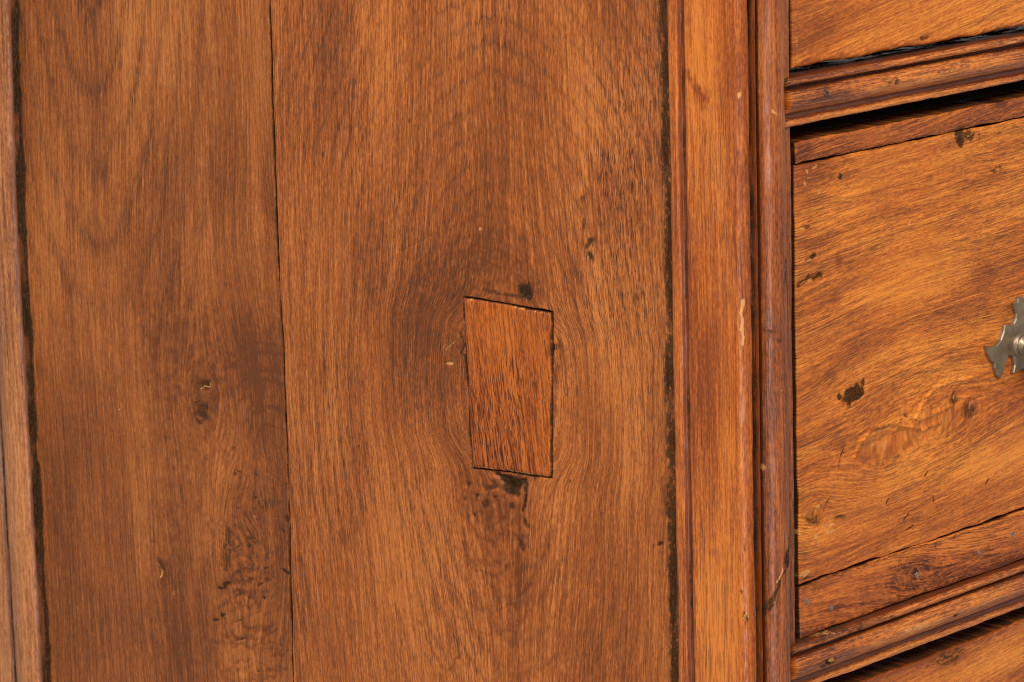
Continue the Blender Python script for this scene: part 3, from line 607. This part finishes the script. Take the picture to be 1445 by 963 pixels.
bot = [(left[-1][0]+.010, left[-1][1]+.001), (left[-1][0]+.016, left[-1][1]-.006), (left[-1][0]+.022, left[-1][1]-.012)]
half = bot[::-1]+left[::-1]+top
full = half+[(2*xc-a, b) for a, b in half[::-1]]
import bmesh
def plate():
    Q = np.array(full); area = .5*np.sum(Q[:, 0]*np.roll(Q[:, 1], -1)-np.roll(Q[:, 0], -1)*Q[:, 1])
    if area < 0: Q = Q[::-1]
    t = np.roll(Q, -1, 0)-Q; t /= np.hypot(*t.T)[:, None]+1e-9; nrm = np.stack([-t[:, 1], t[:, 0]], 1)
    nv = nrm+np.roll(nrm, 1, 0); nv /= np.maximum(np.hypot(*nv.T), .7)[:, None]
    rings = [(Q, YD+.0006), (Q, YP+.0007), (Q+nv*.00025, YP+.0002), (Q+nv*.0005, YP)]
    vs = [(p[0], y, p[1]) for R_, y in rings for p in R_]; k = len(Q); fs = []
    for r in range(3):
        for i in range(k): fs.append((r*k+i, r*k+(i+1) % k, (r+1)*k+(i+1) % k, (r+1)*k+i))
    from mathutils.geometry import delaunay_2d_cdt
    cap = delaunay_2d_cdt([Vector(p) for p in rings[3][0]], [(i, (i+1) % k) for i in range(k)], [], 1, 1e-7)
    base = len(vs); vs += [(p[0], YP, p[1]) for p in cap[0]]; fs += [tuple(base+i for i in f) for f in cap[2]]
    bm = bmesh.new(); bv = [bm.verts.new(v) for v in vs]
    for f in fs: bm.faces.new([bv[i] for i in f])
    me = bpy.data.meshes.new('handle_plate'); bm.to_mesh(me); bm.free(); me.materials.append(M_brass)
    o = bpy.data.objects.new('handle_plate', me); COL.objects.link(o); o.parent = drawer; o['label'] = 'aged brass back plate with scrolled outline'; return o
plate()
def lathe_y(name, cx_, cz_, prof, mat, parent, seg=40):
    vs = []; fs = []
    for r, y in prof:
        for k in range(seg):
            a = 2*math.pi*k/seg; vs.append((cx_+r*math.cos(a), y, cz_+r*math.sin(a)))
    for j in range(len(prof)-1):
        for k in range(seg): fs.append((j*seg+k, j*seg+(k+1) % seg, (j+1)*seg+(k+1) % seg, (j+1)*seg+k))
    me = bpy.data.meshes.new(name); me.from_pydata(vs, [], fs); me.materials.append(mat); me.update()
    me.polygons.foreach_set('use_smooth', np.ones(len(me.polygons), bool))
    o = bpy.data.objects.new(name, me); COL.objects.link(o); o.parent = parent; return o
pp = [(.0062, YP+.0005), (.0064, YP-.0008), (.0058, YP-.0016), (.0050, YP-.0020), (.0056, YP-.0028), (.0052, YP-.0036), (.0036, YP-.0042), (.0033, YP-.0060)]
pp += [(.0062*math.sin(t), YP-.0108+.0062*math.cos(t)) for t in np.linspace(.65, math.pi, 14)]
xp = front_uv(1438.5, 482, YP)[0]
for xx in (xp, 2*xc-xp): lathe_y('handle_post', xx, cz, pp, M_brass, drawer)
def bail():
    pts = []
    for t in np.linspace(0, math.pi, 26):
        pts.append(Vector((xc-math.cos(t)*(xc-xp-.007), YP-.0115-.004*math.sin(t), cz-.030*math.sin(t)**.8)))
    vs = []; fs = []; sg = 10
    for i, p in enumerate(pts):
        tn = (pts[min(i+1, 25)]-pts[max(i-1, 0)]).normalized(); b = tn.cross(Vector((0, 1, 0))).normalized(); c = tn.cross(b)
        r = .0022+.0012*math.sin(math.pi*i/25)
        for k in range(sg): a = 2*math.pi*k/sg; vs.append(p+b*r*math.cos(a)+c*r*math.sin(a))
    for i in range(25):
        for k in range(sg): fs.append((i*sg+k, i*sg+(k+1) % sg, (i+1)*sg+(k+1) % sg, (i+1)*sg+k))
    fs.append(tuple(range(sg))); fs.append(tuple(25*sg+k for k in range(sg)))
    me = bpy.data.meshes.new('bail_handle'); me.from_pydata([tuple(v) for v in vs], [], fs); me.materials.append(M_brass); me.update()
    me.polygons.foreach_set('use_smooth', np.ones(len(me.polygons), bool))
    o = bpy.data.objects.new('bail_handle', me); COL.objects.link(o); o.parent = drawer
bail()

# --- unseen unfinished inside of the carcass, added to block light in the gaps: dust boards behind the rails and a lining behind the post
def box(name, lo, hi, mat, parent):
    bm = bmesh.new(); bmesh.ops.create_cube(bm, size=1)
    for v in bm.verts: v.co = Vector([(lo[k]+hi[k])/2+(hi[k]-lo[k])*v.co[k] for k in range(3)])
    me = bpy.data.meshes.new(name); bm.to_mesh(me); bm.free(); me.materials.append(mat)
    o = bpy.data.objects.new(name, me); COL.objects.link(o); o.parent = parent; return o
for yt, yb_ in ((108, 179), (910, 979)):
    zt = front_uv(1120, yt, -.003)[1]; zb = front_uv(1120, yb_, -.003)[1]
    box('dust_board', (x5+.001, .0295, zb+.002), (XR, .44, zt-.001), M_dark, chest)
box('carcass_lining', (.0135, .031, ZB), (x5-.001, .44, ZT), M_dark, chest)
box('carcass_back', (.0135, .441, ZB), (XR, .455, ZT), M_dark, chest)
box('drawer_box', (xd+.004, .0236, zb2+.001), (XR-.025, .42, zt2-.001), M_dark, drawer)
